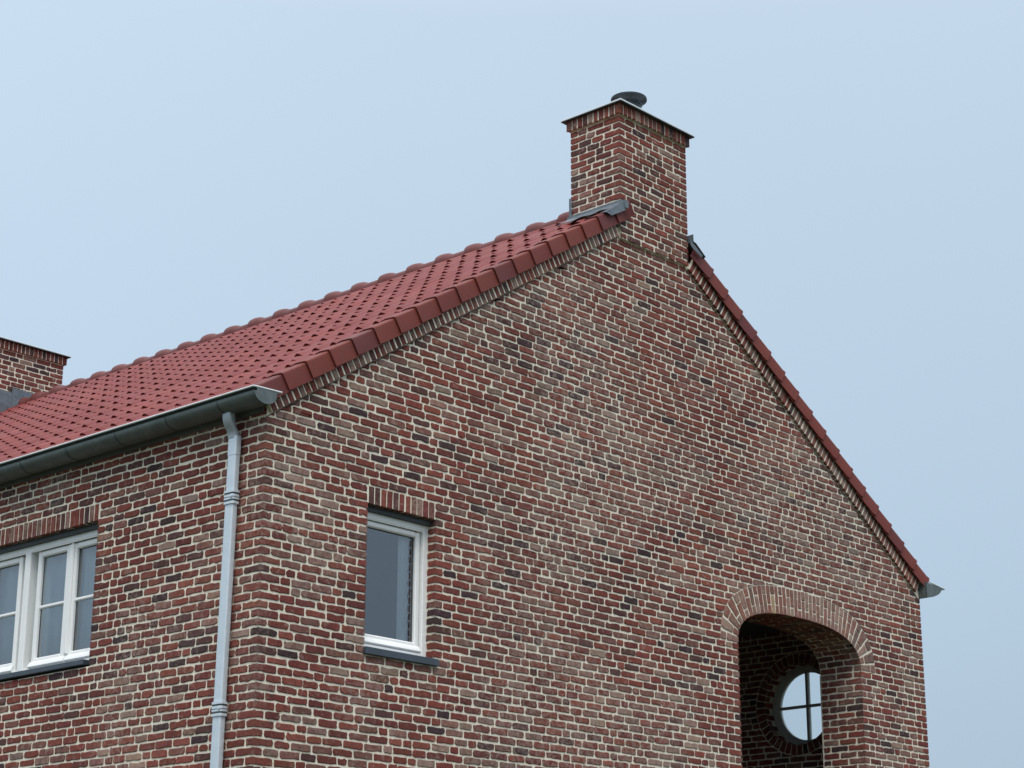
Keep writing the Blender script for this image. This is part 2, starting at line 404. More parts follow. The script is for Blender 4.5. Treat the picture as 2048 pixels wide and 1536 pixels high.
def push_gable(u, v, off):
    g = .010-off
    for (f, s) in ((zl, .6423), (zr, -.671)):
        nl = math.hypot(1, s); d = (v-(f(u)-0.0))/nl+g
        m = d > 0
        if f is zl: m = m & (u < 5.0)
        else: m = m & (u > 5.0)
        u = np.where(m, u+d*s/nl, u); v = np.where(m, v-d/nl, v)
    near = (v > AZ-.1) & (v < AZ+AB+RING+.1) & (u > AXc-AA-RING-.1) & (u < AXc+AA+RING+.1)
    if near.any():
        iu = np.argwhere(near)
        for a, b in iu:
            x, z = u[a, b], v[a, b]
            if z < AZ:
                continue
            d2 = (_ox-x)**2+(_oz-z)**2; k = int(np.argmin(d2))
            tx = _ox[min(k+1, 299)]-_ox[max(k-1, 0)]; tz = _oz[min(k+1, 299)]-_oz[max(k-1, 0)]
            l_ = math.hypot(tx, tz); nx, nz = -tz/l_, tx/l_
            dd = (x-_ox[k])*nx+(z-_oz[k])*nz
            if dd < -off: u[a, b] = _ox[k]-nx*off*0; v[a, b] = _oz[k]
    return u, v
map_gable = lambda u, v, w: np.stack([u, -w, v], 1)
map_side = lambda u, v, w: np.stack([-w, u, v], 1)
def corner_tint(k): return htint(('corner', k))

house = empty('brick_house', (0, 0, ZG))
tag(house, 'red brown brick house with red tiled roof, brick chimneys and zinc gutters', 'house')
class Off: pass
def fixparent(o):     # geometry is written in world coordinates; keep it there under the house origin
    o.parent = house; o.matrix_parent_inverse = Matrix.Translation((0, 0, -ZG)); return o
def sub(o, p): 
    o.parent = p; return o

# ---------------------------------------------------------------- gable wall
gw = Wall()
OP = (1.127, 1.930, -.3535, -1.766)    # window opening incl. soldier course above
rows, tt, oLs, oRs = [], [], [], []
prev = []
reveal_t = {}
for k in range(-45, 88):
    z1 = -k*C-MJ/2; z0 = -(k+1)*C+MJ/2
    zb = z0
    a = 0. if zb < .005 else .105+(zb-.066)/.6423
    b = W if zb < zr(W)+.005 else 5.532+(2.82-zb)/.671
    a = max(a, 0); b = min(b, W)
    if b-a < .05: continue
    segs = [(a, b, 'c' if a == 0 else None, 'c' if b >= W else None)]
    def cut(x0, x1, lt, rtg):
        global segs
        ns = []
        for s in segs:
            if x1 <= s[0] or x0 >= s[1]: ns.append(s); continue
            if x0 > s[0]: ns.append((s[0], x0, s[2], lt))
            if x1 < s[1]: ns.append((x1, s[1], rtg, s[3]))
        segs = ns
    if 5 <= k <= 24:
        if k < 7: cut(1.128, 1.922, None, None)
        else: cut(OP[0], OP[1], 'j', 'j')
    if z1 < AZ+.01: cut(AXc-AA, AXc+AA, 'j', 'j')
    elif z1 < AZ+AB+RING:
        # extent of outer ring at the top of the row
        m = _oz2 > min(z1, _oz2.max()-.001)
        if m.any(): cut(_ox2[m].min(), _ox2[m].max(), None, None)
    newper = []
    for si, (s0, s1, st, en) in enumerate(segs):
        st_ = ('S' if k % 2 == 0 else 'H') if st == 'c' else (('H' if k % 2 else 'S') if st == 'j' and s1-s0 > .35 else None)
        en_ = ('H' if k % 2 == 0 else 'S') if en in ('c', 'j') and s1-s0 > .45 else None
        s0_ = s0 if st else s0+(MJ*.6 if s0 > a+1e-6 else 0)
        s1_ = s1 if en else s1-(MJ*.6 if s1 < b-1e-6 else 0)
        br, per = lay(s0_-(0 if (st or s0 > a+1e-6) else NR.uniform(0, .16)), s1_+(0 if (en or s1 < b-1e-6) else NR.uniform(0, .1)), prev, st_, en_)
        newper += per
        n = len(br)
        xm = (s0+s1)/2
        for i, (p0, p1) in enumerate(br):
            px = (p0+p1)/2; cl = mnoise.noise(Vector((px*.8, 3.1, z0*1.1))); depth_pale = math.exp(2.2*cl)+1.8*max(0, min(1, (px-4.2)/2.2))*max(0, min(1, (-.2-z0)/1.0))
            t = tints(1, depth_pale, dark=math.exp(-2.0*mnoise.noise(Vector((px*.7+9, 7.7, z0*1.3)))))[0]; l_ = r_ = False
            if i == 0 and st == 'c': t = corner_tint(k); l_ = True
            if i == n-1 and en == 'c': t = htint(('rc', k)); r_ = True
            if i == 0 and st == 'j': l_ = True; t = htint(('jl', si, k))
            if i == n-1 and en == 'j': r_ = True; t = htint(('jr', si, k))
            rows.append((p0, p1, z0, z1)); tt.append(t); oLs.append(l_); oRs.append(r_)
    prev = newper
rows = np.array(rows)
gw.bricks(rows, map_gable, np.array(tt), oLs, oRs, push=push_gable)
outer = [(MD, ZG), (W-MD, ZG), (W-MD, zr(W)), (W-.2, zr(W-.2)+.0)]
outer = [(MD, ZG), (W-MD, ZG), (W-MD, zr(W)+.1), (XR+.02, zl(XR)+.1), (MD, zl(0)+.1)]
ax, az = on_arch(np.linspace(0, ALEN, 60), .0095)
hole_w = [(OP[0]-MD, OP[3]), (OP[0]-MD, -.42), (OP[1]+MD, -.42), (OP[1]+MD, OP[3])]
hole_a = [(AXc-AA-MD, -5.1)]+list(zip(ax, az))+[(AXc+AA+MD, -5.1)]
mortar_poly(gw, outer, [hole_w, hole_a], lambda x, z: (x, MD, z))
# soldier course over the small window
sold = [(1.1355+i*C*1.003+MJ*.45, 1.1355+(i+1)*C*1.003-MJ*.45, -.510, -.3535-MJ*.5) for i in range(11)]
gw.bricks(sold, map_gable, tints(11, 1.5, dark=3.5), wob=.001, rad=.006, skirt=-.05)
gw.quad((1.12, MD, -.505), (1.94, MD, -.505), (1.94, .11, -.505), (1.12, .11, -.505))
gw.quad((OP[0]-MD, MD, -.42), (OP[1]+MD, MD, -.42), (OP[1]+MD, MD, -.505), (OP[0]-MD, MD, -.505))
# reveals of the small window
def reveal(wall, x, facing, zt, zb, depth, key, y0=0., plane='gable'):
    """brick returns of an opening; facing -1: surface looks to -x (gable) / -y (side)"""
    rr, tr, ol = [], [], []
    k0, k1 = int(round(-zt/C)), int(round(-zb/C))
    for k in range(k0, k1):
        z1 = -k*C-MJ/2; z0 = -(k+1)*C+MJ/2
        t = htint(key+(k,)); first = .2035 if k % 2 else .0935
        u = 0; first_b = True
        while u < depth-.012:
            w = min(first if first_b else SP-MJ, depth-u)
            rr.append((u, u+w, z0, z1)); tr.append(t if first_b else tints(1)[0]); ol.append(first_b); u += w+MJ; first_b = False
    if plane == 'gable': f = lambda u, v, w: np.stack([x+w*(-facing)*-1 if False else x+facing*w, y0+u, v], 1)
    else: f = lambda u, v, w: np.stack([y0+u, x+facing*w, v], 1)
    wall.bricks(rr, f, np.array(tr), ol)
    d = MD*(-facing)
    if plane == 'gable': wall.quad((x+d, y0+MD, zb), (x+d, y0+depth+.02, zb), (x+d, y0+depth+.02, zt), (x+d, y0+MD, zt))
    else: wall.quad((y0+MD, x+d, zb), (y0+depth+.02, x+d, zb), (y0+depth+.02, x+d, zt), (y0+MD, x+d, zt))
reveal(gw, OP[1], -1, -7*C, -25*C, .10, ('jl', 1))
reveal(gw, OP[0], 1, -7*C, -25*C, .10, ('jr', 0))
fixparent(gw.build('gable_wall', None))

# ---------------------------------------------------------------- arch: ring, soffit, piers
ar = Wall()
nv = int(round(ALEN/.0675)); vp = ALEN/nv
rr, tr, ol = [], [], []
for i in range(nv):
    v0, v1 = i*vp+.0078, (i+1)*vp-.0078
    if i % 2 == 0: cuts = [(0, .187), (.187+.014, RING)]
    else: cuts = [(0, .084), (.098, RING)]
    for j, (c0, c1) in enumerate(cuts):
        rr.append((c0, c1, v0, v1)); tr.append(htint(('vo', i), 3.5) if j == 0 else tints(1, 4.)[0]); ol.append(j == 0)
def map_ring(u, v, w):
    x, z = on_arch(v, u); return np.stack([x, -w, z], 1)
tr = np.array(tr); tr[:, :3] = tr[:, :3]*.72+np.array([.26, .175, .14])*.34
ar.bricks(rr, map_ring, tr, ol, rad=.007, wob=.001)
PD = .52
rr, tr, ol = [], [], []
for i in range(nv):
    v0, v1 = i*vp+.0065, (i+1)*vp-.0065
    u = 0; first = True; fw_ = .2035 if i % 2 else .0935
    while u < PD-.012:
        w_ = min(fw_ if first else SP-MJ, PD-u); rr.append((u, u+w_, v0, v1)); tr.append(htint(('vo', i)) if first else tints(1)[0]); ol.append(first); u += w_+MJ; first = False
def map_soff(u, v, w):
    x, z = on_arch(v, -w); return np.stack([x, u, z], 1)
ar.bricks(rr, map_soff, np.array(tr), ol)
sx, sz = on_arch(np.linspace(0, ALEN, 80), MD)
for i in range(79): ar.quad((sx[i], MD, sz[i]), (sx[i+1], MD, sz[i+1]), (sx[i+1], PD+.01, sz[i+1]), (sx[i], PD+.01, sz[i]))
KS = 14
reveal(ar, AXc+AA, -1, -KS*C-.0, -72*C, PD, ('jl', 1))
reveal(ar, AXc-AA, 1, -KS*C-.0, -72*C, PD, ('jr', 0))
fixparent(ar.build('porch_arch', None))

# ---------------------------------------------------------------- side wall
sw = Wall()
WY0, WY1 = 2.16, 4.49
rows, tt, oLs, oRs = [], [], [], []; prev = []
for k in range(-2, 88):
    z1 = -k*C-MJ/2; z0 = -(k+1)*C+MJ/2
    segs = [(0, L, 'c', None)]
    if 5 <= k <= 24:
        j = None if k < 7 else 'j'; e = .006 if k < 7 else 0
        segs = [(0, WY0-e, 'c', j), (WY1+e, L, j, None)]
    newper = []
    for si, (s0, s1, st, en) in enumerate(segs):
        st_ = ('H' if k % 2 == 0 else 'S') if st == 'c' else (('H' if k % 2 else 'S') if st == 'j' else None)
        en_ = ('H' if k % 2 == 0 else 'S') if en == 'j' else None
        br, per = lay(s0, s1-(0 if en or s1 == L else MJ*.6), prev, st_, en_); newper += per; n = len(br)
        for i, (p0, p1) in enumerate(br):
            cl = mnoise.noise(Vector((5.5, (p0+p1)*.4, z0*1.1))); t = tints(1, .9*math.exp(2.2*cl), dark=math.exp(-2*cl))[0]; l_ = r_ = False
            if i == 0 and st == 'c': t = corner_tint(k); l_ = True
            if i == 0 and st == 'j': t = htint(('wl', k)); l_ = True
            if i == n-1 and en == 'j': t = htint(('wr', k)); r_ = True
            rows.append((p0, p1, z0, z1)); tt.append(t); oLs.append(l_); oRs.append(r_)
    prev = newper
sw.bricks(rows, map_side, np.array(tt), oLs, oRs)
mortar_poly(sw, [(MD, ZG), (L, ZG), (L, .16), (MD, .16)], [[(WY0-MD, -25*C), (WY0-MD, -.42), (WY1+MD, -.42), (WY1+MD, -25*C)]], lambda y, z: (MD, y, z))
ns = 33
sold = [(WY0+.004+i*(WY1-WY0-.008)/ns+MJ*.45, WY0+.004+(i+1)*(WY1-WY0-.008)/ns-MJ*.45, -.510, -.3535-MJ*.5) for i in range(ns)]
sw.bricks(sold, map_side, tints(ns, 2.2, dark=1.6), wob=.001, rad=.006, skirt=-.05)
sw.quad((MD, WY0-.01, -.505), (MD, WY1+.01, -.505), (.11, WY1+.01, -.505), (.11, WY0-.01, -.505))
sw.quad((MD, WY0-MD, -.42), (MD, WY1+MD, -.42), (MD, WY1+MD, -.505), (MD, WY0-MD, -.505))
reveal(sw, WY0, 1, -7*C, -25*C, .10, ('wr',), plane='side')
reveal(sw, WY1, -1, -7*C, -25*C, .10, ('wl',), plane='side')
fixparent(sw.build('side_wall', None))

# ---------------------------------------------------------------- far walls, porch interior, floors
fwl = MB()
fwl.box(MD+.01, W-MD, L-.3, L, ZG, 0.05); 
fwl.add([(.02, L, .05), (W-.02, L, .05), (XR, L, 3.2), (.02, L-.3, .05), (W-.02, L-.3, .05), (XR, L-.3, 3.2)], [(0, 1, 2), (3, 5, 4), (0, 2, 5, 3), (1, 4, 5, 2)])
fixparent(fwl.build('back_wall', ['mortar']))
# right wall: inner porch leaf with the round opening, outer leaf
RX = 9.40; RC = (1.475, -1.10); RI = .468
rw = Wall()
rows, tt, prev = [], [], []
def push_round(u, v, off):
    du, dv = u-RC[0], v-RC[1]; d = np.hypot(du, dv)+1e-6; m = d < RI+.125-off
    return np.where(m, RC[0]+du/d*(RI+.125-off), u), np.where(m, RC[1]+dv/d*(RI+.125-off), v)
for k in range(2, 60):
    z1 = -k*C-MJ/2; z0 = -(k+1)*C+MJ/2
    segs = [(PD, 3.9)]
    dz = min(abs(z0-RC[1]), abs(z1-RC[1])); 
    if (z0-RC[1])*(z1-RC[1]) < 0: dz = 0
    RO = RI+.12
    dzt = max(abs(z0-RC[1]), abs(z1-RC[1]))
    if dzt < RO: h = math.sqrt(RO**2-dzt**2); segs = [(PD, RC[0]-h), (RC[0]+h, 3.9)]
    newper = []
    for s0, s1 in segs:
        br, per = lay(s0, s1, prev); newper += per
        for p0, p1 in br: rows.append((p0, p1, z0, z1)); tt.append(tints(1)[0])
    prev = newper
map_in = lambda u, v, w: np.stack([RX+w*-1, u, v], 1)
rw.bricks(rows, map_in, np.array(tt), push=push_round)
nr = 42
rr = [(.006, .113, i*2*math.pi/nr+.011, (i+1)*2*math.pi/nr-.011) for i in range(nr)]
class _: pass
def map_rr(u, v, w):
    r_ = RI+u; return np.stack([RX-w, RC[0]+r_*np.cos(v), RC[1]+r_*np.sin(v)], 1)
# ring bricks are written in arc length to keep their corners round
rr2 = [(u0, u1, a*RI, b*RI) for u0, u1, a, b in rr]
rw.bricks(rr2, lambda u, v, w: map_rr(u, v/RI, w), tints(nr), rad=.006, wob=.001)
rv = [(.004, .100, a*RI, b*RI) if i % 2 else (.004, .17, a*RI, b*RI) for i, (_u0, _u1, a, b) in enumerate(rr)]
rw.bricks(rv, lambda u, v, w: np.stack([RX+u, RC[0]+(RI-w)*np.cos(v/RI), RC[1]+(RI-w)*np.sin(v/RI)], 1), tints(nr), rad=.006, wob=.001)
circ = lambda r_, n=64: [(RC[0]+r_*math.cos(2*math.pi*i/n), RC[1]+r_*math.sin(2*math.pi*i/n)) for i in range(n)]
mortar_poly(rw, [(PD, -5.0), (3.9, -5.0), (3.9, -.1), (PD, -.1)], [circ(RI)], lambda y, z: (RX+MD, y, z))
c1 = circ(RI)
for i in range(64):
    a, b = [(RC[0]+(p[0]-RC[0])*(RI+MD)/RI, RC[1]+(p[1]-RC[1])*(RI+MD)/RI) for p in (c1[i], c1[(i+1) % 64])]; rw.quad((RX+.004, *a), (RX+.004, *b), (W-.01, *b), (W-.01, *a))
mortar_poly(rw, [(.02, ZG), (L-.02, ZG), (L-.02, .1), (.02, .1)], [circ(RI)], lambda y, z: (W-.012, y, z))
fixparent(rw.build('right_wall', None))
# outer face bricks of the right wall next to the gable corner
oc_ = Wall(); rows, tt, oLs, prev = [], [], [], []
def push_round_out(u, v, off):
    du, dv = u-RC[0], v-RC[1]; d = np.hypot(du, dv)+1e-6; m = d < RI+.03-off
    return np.where(m, RC[0]+du/d*(RI+.03-off), u), np.where(m, RC[1]+dv/d*(RI+.03-off), v)
for k in range(-1, 60):
    z1 = -k*C-MJ/2; z0 = -(k+1)*C+MJ/2
    br, per = lay(0, 3.2, prev, 'S' if k % 2 == 0 else 'H'); prev = per
    for i, (p0, p1) in enumerate(br):
        d = math.hypot((p0+p1)/2-RC[0], (z0+z1)/2-RC[1])
        if d < RI: continue
        rows.append((p0, p1, z0, z1)); tt.append(htint(('rc', k)) if i == 0 else tints(1)[0]); oLs.append(i == 0)
oc_.bricks(rows, lambda u, v, w: np.stack([W+w, u, v], 1), np.array(tt), oLs, push=push_round_out)
fixparent(oc_.build('right_wall_brickwork', None))
ci = MB(); ci.box(5.9, RX+.02, PD-.1, 4.0, -.225, -.16); fixparent(ci.build('porch_ceiling', ['plaster']))
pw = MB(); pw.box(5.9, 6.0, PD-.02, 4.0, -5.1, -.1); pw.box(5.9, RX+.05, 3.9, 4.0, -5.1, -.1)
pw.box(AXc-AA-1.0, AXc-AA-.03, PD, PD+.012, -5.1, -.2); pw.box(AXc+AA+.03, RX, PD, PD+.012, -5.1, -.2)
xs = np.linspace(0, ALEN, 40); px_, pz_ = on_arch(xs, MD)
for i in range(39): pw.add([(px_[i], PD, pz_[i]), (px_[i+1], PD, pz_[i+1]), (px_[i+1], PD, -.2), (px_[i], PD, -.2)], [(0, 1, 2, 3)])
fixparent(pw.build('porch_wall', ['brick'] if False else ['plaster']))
pf = MB(); pf.box(5.9, RX+.05, MD+.01, 4.0, -5.2, -5.1); fixparent(pf.build('porch_floor', ['floorboard']))

rwn = empty('round_window', (RX+.13, *RC)); fixparent(rwn)
def add_sub(o, parent):
    o.parent = parent; o.matrix_parent_inverse = (parent.matrix_parent_inverse.copy() @ Matrix.Identity(4)) if False else Matrix.Translation(-parent.location); return o
fr = MB(); n = 72
prof = [(.475, 0), (.475, .11), (.405, .11), (.392, .085), (.392, .04), (.410, .012), (.43, 0)]
rings = []
for i in range(n+1):
    a = 2*math.pi*i/n; rings.append([(RX+.165+d, RC[0]+r_*math.cos(a), RC[1]+r_*math.sin(a)) for r_, d in prof])
fr.loft(rings, caps=False)
add_sub(fr.build('frame', ['grey_frame'], smooth=35), rwn)
mu = MB(); mu.box(RX+.19, RX+.25, RC[0]-.016, RC[0]+.016, RC[1]-.41, RC[1]+.41, bev=.004); mu.box(RX+.193, RX+.247, RC[0]-.41, RC[0]+.41, RC[1]-.015, RC[1]+.015, bev=.004)
add_sub(mu.build('glazing_bar', ['grey_frame']), rwn)
pn = MB(); pn.add([(RX+.22, *p) for p in circ(.40, 48)], [tuple(range(48))])
MAT['glass_c'] = m_glass('pane_clear', .015, (.95, .985, .985))
add_sub(pn.build('pane', ['glass_c']), rwn)

# ---------------------------------------------------------------- brick verge bands under the tiles
vb = Wall()
BH = .175
def band(x0, z0, x1, z1, side):
    ln = math.hypot(x1-x0, z1-z0); cx_, cz_ = (x1-x0)/ln, (z1-z0)/ln
    nx, nz = (-cz_, cx_)
    n = int(round(ln/C)); p = ln/n
    f = lambda t, h: (x0+cx_*t+nx*h, z0+cz_*t+nz*h)
    def mp(u, v, w):
        t, h = u, v; return np.stack([x0+cx_*t+nx*h, -.030-w, z0+cz_*t+nz*h], 1)
    rects = [(i*p+MJ*.56, (i+1)*p-MJ*.56, 0.0, BH) for i in range(n)]
    if cx_ < 0: raise ValueError
    t = tints(n, 4.); vb.bricks(rects, mp, t, rad=.005, wob=.001, skirt=-.028)
    a, b, c, d = f(0, .004), f(ln, .004), f(ln, BH+.02), f(0, BH+.02)
    y0, y1 = -.030+.0055, .006
    vb.raw([(*[a[0]], y0, a[1]), (b[0], y0, b[1]), (c[0], y0, c[1]), (d[0], y0, d[1]), (a[0], y1, a[1]), (b[0], y1, b[1]), (c[0], y1, c[1]), (d[0], y1, d[1])],
           [(0, 1, 2, 3), (0, 4, 5, 1), (3, 2, 6, 7), (1, 5, 6, 2), (0, 3, 7, 4)])
band(.040, zl(.040), 4.43, zl(4.43), 0)
band(5.555, zr(5.555), 9.66, zr(9.66), 1)
fixparent(vb.build('brick_verge', None))

# ---------------------------------------------------------------- chimneys
def chimney(y0, z_base, name):
    g = NR; ch = Wall()
    X0, X1, D = 4.450, 5.545, .65
    CZ = 4.0915; top = 4.168
    t_front = {}
    def rowset(ulen, mapf, startkind, key, zmin, key_end):
        rows, tt, oL, oR = [], [], [], []; prev = []
        for k in range(-1, 40):
            z1 = min(CZ-k*C-MJ/2, top-.002); z0 = CZ-(k+1)*C+MJ/2
            if z0 < zmin-.03: break
            z0 = max(z0, zmin)
            a = 'S' if (k+startkind) % 2 == 0 else 'H'; e = 'S' if (k+startkind) % 2 == 1 else 'H'
            if key == 'f':
                # 1.095 = five stretchers less one joint: fixed ends, random middle
                e = 'H' if a == 'S' else 'S'
            br, per = lay(0, ulen, prev, a, e); prev = per; n = len(br)
            for i, (p0, p1) in enumerate(br):
                t = tints(1, 1.2, dark=2.6)[0]
                if i == 0: t = htint((name, key, k), 1.2, 2.6)
                if i == n-1: t = htint((name, key_end, k), 1.2, 2.6)
                rows.append((p0, p1, z0, z1)); tt.append(t); oL.append(i == 0); oR.append(i == n-1)
        ch.bricks(rows, mapf, np.array(tt), oL, oR)
    rowset(X1-X0, lambda u, v, w: np.stack([X0+u, y0-w, v], 1), 0, 'f', z_base, 'g')
    rowset(D, lambda u, v, w: np.stack([X0-w, y0+u, v], 1), 1, 'f', zl(X0)+.15, 'h')
    rowset(D, lambda u, v, w: np.stack([X1+w, y0+u, v], 1), 1, 'g', zl(X0)+.15, 'i')
    m = MD
    ch.raw([(x, y, z) for z in (z_base+.004, top) for x, y in ((X0+m, y0+m), (X1-m, y0+m), (X1-m, y0+D-m), (X0+m, y0+D-m))],
           [(0, 1, 5, 4), (1, 2, 6, 5), (2, 3, 7, 6), (3, 0, 4, 7), (0, 3, 2, 1), (4, 5, 6, 7)])
    o = fixparent(ch.build('chimney', None))
    # soldier band standing proud under the cap
    sb = Wall(); p = .030; bx0, bx1, by0, by1 = X0-p, X1+p, y0-p, y0+D+p; zb, zt = top, 4.282
    def sold_side(ln, mp, tL, tR):
        n = int(round(ln/.068)); q = ln/n
        rc = [(i*q+(MJ*.45 if i else 0), (i+1)*q-(MJ*.45 if i < n-1 else 0), zb, zt) for i in range(n)]
        t = tints(n, 2.2, dark=2); t[0] = htint((name, 's', tL)); t[-1] = htint((name, 's', tR))
        sb.bricks(rc, mp, t, [i == 0 for i in range(n)], [i == n-1 for i in range(n)], rad=.005, wob=.001)
    sold_side(bx1-bx0, lambda u, v, w: np.stack([bx0+u, by0-w, v], 1), 0, 1)
    sold_side(by1-by0, lambda u, v, w: np.stack([bx0-w, by0+u, v], 1), 0, 3)
    sold_side(by1-by0, lambda u, v, w: np.stack([bx1+w, by0+u, v], 1), 1, 2)
    sb.raw([(x, y, z) for z in (zb+.003, zt) for x, y in ((bx0+m, by0+m), (bx1-m, by0+m), (bx1-m, by1-m), (bx0+m, by1-m))],
           [(0, 1, 5, 4), (1, 2, 6, 5), (2, 3, 7, 6), (3, 0, 4, 7), (0, 3, 2, 1), (4, 5, 6, 7)])
    so = sb.build('brick_band', None); so.parent = o
    cp = MB(); cp.box(4.390, 5.605, y0-.072, y0+D+.072, 4.286, 4.306, bev=.004)
    cp.box(4.385, 5.610, y0-.077, y0+D+.077, 4.278, 4.2855)
    cpo = cp.build('cap', ['zinc_lip', 'zinc_dark']); cpo.parent = o
    me = cpo.data
    for i, pol in enumerate(me.polygons):
        if pol.center.z < 4.2865: pol.material_index = 1
    return o
chim = chimney(-.030, 2.823, 'a')
tag(chim, 'nearer chimney rising flush from the gable wall with a dark flue pot')
chim2 = chimney(11.0, 2.6, 'b'); tag(chim2, 'far chimney at the other end of the roof ridge')
# flue pot
fl = MB(); cx0, cy0 = 5.02, .30; n = 40
prof = [(.0, 4.31), (.130, 4.31), (.130, 4.56), (.140, 4.562), (.140, 4.578), (.134, 4.580), (.178, 4.618), (.190, 4.622), (.190, 4.642), (.176, 4.645), (.10, 4.668), (.0, 4.674)]
fl.loft([[(cx0+r_*math.cos(2*math.pi*i/n), cy0+r_*math.sin(2*math.pi*i/n), z) for r_, z in prof] for i in range(n+1)], closed=False, caps=False)
fl.box(cx0-.10, cx0-.094, cy0+.02, cy0+.026, 4.66, 4.70)
fo = fl.build('flue_pot', ['flue'], smooth=35); fo.parent = chim

# ---------------------------------------------------------------- roof
CL = .286                       # crest plane height at x=0 on the left slope
SLl, SLr = .648, .671
XRR = XR
ZRG = CL+SLl*XR                 # height of crest plane at the ridge
PIT = .227; EXP = .2472
Y0R = .31
NRW = np.random.default_rng(5)
def slope(side):
    """sheet of interlocking tiles; every course a shell with an open nose under each roll"""
    sgn = 1 if side == 'L' else -1
    sl = SLl if side == 'L' else SLr
    ang = math.atan(sl); ca, sa = math.cos(ang), math.sin(ang)
    V = []; F = []; T = []
    ys = []
    y = .060; sub_ = 10
    ycount = int((L-.12-y)/(PIT/sub_))
    yy = np.array([y+i*PIT/sub_ for i in range(ycount+1)])
    ph = (yy-Y0R)/PIT
    roll = (.5+.5*np.cos(2*math.pi*ph))**1.25
    tilei = np.floor((yy-Y0R)/(2*PIT)+.25).astype(int)
    fracj = ((yy-Y0R)/(2*PIT)+.25) % 1
    A = .027; roll4 = roll**2.6
    k = 0; xk = -.135 if side == 'L' else None
    # distance along slope is measured in plan from the ridge downwards for both sides
    x_end = XR
    if side == 'L': noses = [-.135]+[-.007+i*EXP for i in range(20)]
    else:
        xe = W+.135
        noses = [xe-.0]+[xe-.128-i*EXP for i in range(20)]
    for r_, xn in enumerate(noses):
        if (side == 'L' and xn > XR-.02) or (side == 'R' and xn < XR+.02): break
        nxt = xn+sgn*.355
        if side == 'L': nxt = min(nxt, XR)
        else: nxt = max(nxt, XR)
        base = lambda x: (CL+SLl*x if side == 'L' else ZRG-SLr*(x-XR))-.045
        steps = [0, .03, .12, .25, .6, 1.0]
        per_t = {}
        g = NRW
        offs = []
        for s_ in steps:
            x = xn+(nxt-xn)*s_
            lift = .0055*(1-s_)+.002; am = A; ex = .0165*max(0, 1-s_*1.25)**1.5
            nose_round = -.003 if s_ == 0 else 0
            row = []
            for j in range(len(yy)):
                jit = .0035*math.sin(tilei[j]*12.9898+r_*78.233)
                sag = -.004 if fracj[j] > .955 or fracj[j] < .01 else 0
                h = lift+am*roll[j]+ex*roll4[j]+jit+nose_round+sag
                row.append((x-sgn*sa*h, yy[j], base(x)+ca*h))
            offs.append(row)
        # lip under the nose
        lip = [(p[0]+sgn*sa*.009+sgn*.002, p[1], p[2]-ca*.009) for p in offs[0]]
        und = [(p[0]+sgn*sa*.009, p[1], p[2]-ca*.009) for p in offs[2]]
        rings = [und, lip]+offs
        b0 = len(V); n = len(yy)
        for rg in rings: V += rg
        for a in range(len(rings)-1):
            for j in range(n-1): F.append((b0+a*n+j, b0+a*n+j+1, b0+(a+1)*n+j+1, b0+(a+1)*n+j))
        tv = np.array([(math.sin(tilei[j]*37.7+r_*91.3)*43758.5) % 1 for j in range(n)])
        tv = np.where(tv > .86, .8, tv*.3)
        T += [(t_, t_, t_, 1) for _r in rings for t_ in tv]
    return V, F, T
V1, F1, T1 = slope('L'); V2, F2, T2 = slope('R')
V = V1+V2; F = F1+[tuple(i+len(V1) for i in f) for f in F2]
# deck below the tiles so that nothing shows through
b0 = len(V)
dk = [(-.02, .0, CL-.02-.085), (XR, .0, ZRG-.085), (W+.02, .0, ZRG-SLr*(W+.02-XR)-.085)]
V += dk+[(x, L-.02, z) for x, y, z in dk]; F += [(b0, b0+3, b0+4, b0+1), (b0+1, b0+4, b0+5, b0+2)]
roof = link_mesh('roof', V, F, ['tile'], None, None, T1+T2+[(0, 0, 0, 1)]*6, smooth=40)
fixparent(roof)

# verge tiles: one shell each, nose proud of the tile below
g = np.random.default_rng(3)
def verge(side, y_out, ydir, vt):
    sgn = 1 if side == 'L' else -1; sl = SLl if side == 'L' else SLr; ang = math.atan(sl); ca, sa = math.cos(ang), math.sin(ang)
    ox = (-.160 if side == 'L' else W+.11)
    for i in range(22):
        xn = ox+sgn*i*EXP
        if (side == 'L' and xn > XR-.30) or (side == 'R' and xn < XR+.42): break
        xt = xn+sgn*.33
        if side == 'L': xt = min(xt, 4.405)
        else: xt = max(xt, 5.635)
        if abs(xt-xn) < .06: break
        tc_ = 0.9 if g.random() < .22 else g.uniform(0, .35)
        def prof(lift, outw):
            D = .158; th = .014
            o_ = [(-outw, -D), (-outw, -.030), (-outw+.003, -.012), (-outw+.012, -.003), (-outw+.030, .0), (.10, .004), (.155, -.004), (.20, -.030)]
            i_ = [(.196, -.030-th), (.15, -.004-th), (.10, .004-th), (-outw+.035, -th), (-outw+.022, -.017), (-outw+.016, -.022), (-outw+th, -.034), (-outw+th, -D)]
            return [(y_out+ydir*0+yv, hv+lift) for yv, hv in o_+i_]
        rings = []
        for s_, lf, ow in ((0, .018, .019), (.05, .019, .019), (.12, .015, .012), (1, .0, .0)):
            x = xn+(xt-xn)*s_; zb = (CL+SLl*x if side == 'L' else ZRG-SLr*(x-XR))
            ring = []
            for yv, hv in prof(lf, ow):
                ring.append((x-sgn*sa*hv, yv if ydir > 0 else yv, zb+ca*hv))
            rings.append(ring)
        vt.loft(rings, t=(tc_, tc_, tc_, 1))
for sd_ in 'LR':
    vt = MB(); verge(sd_, -.062, 1, vt); fv = vt.build('verge_tiles', ['verge'], smooth=30); fv.parent = roof

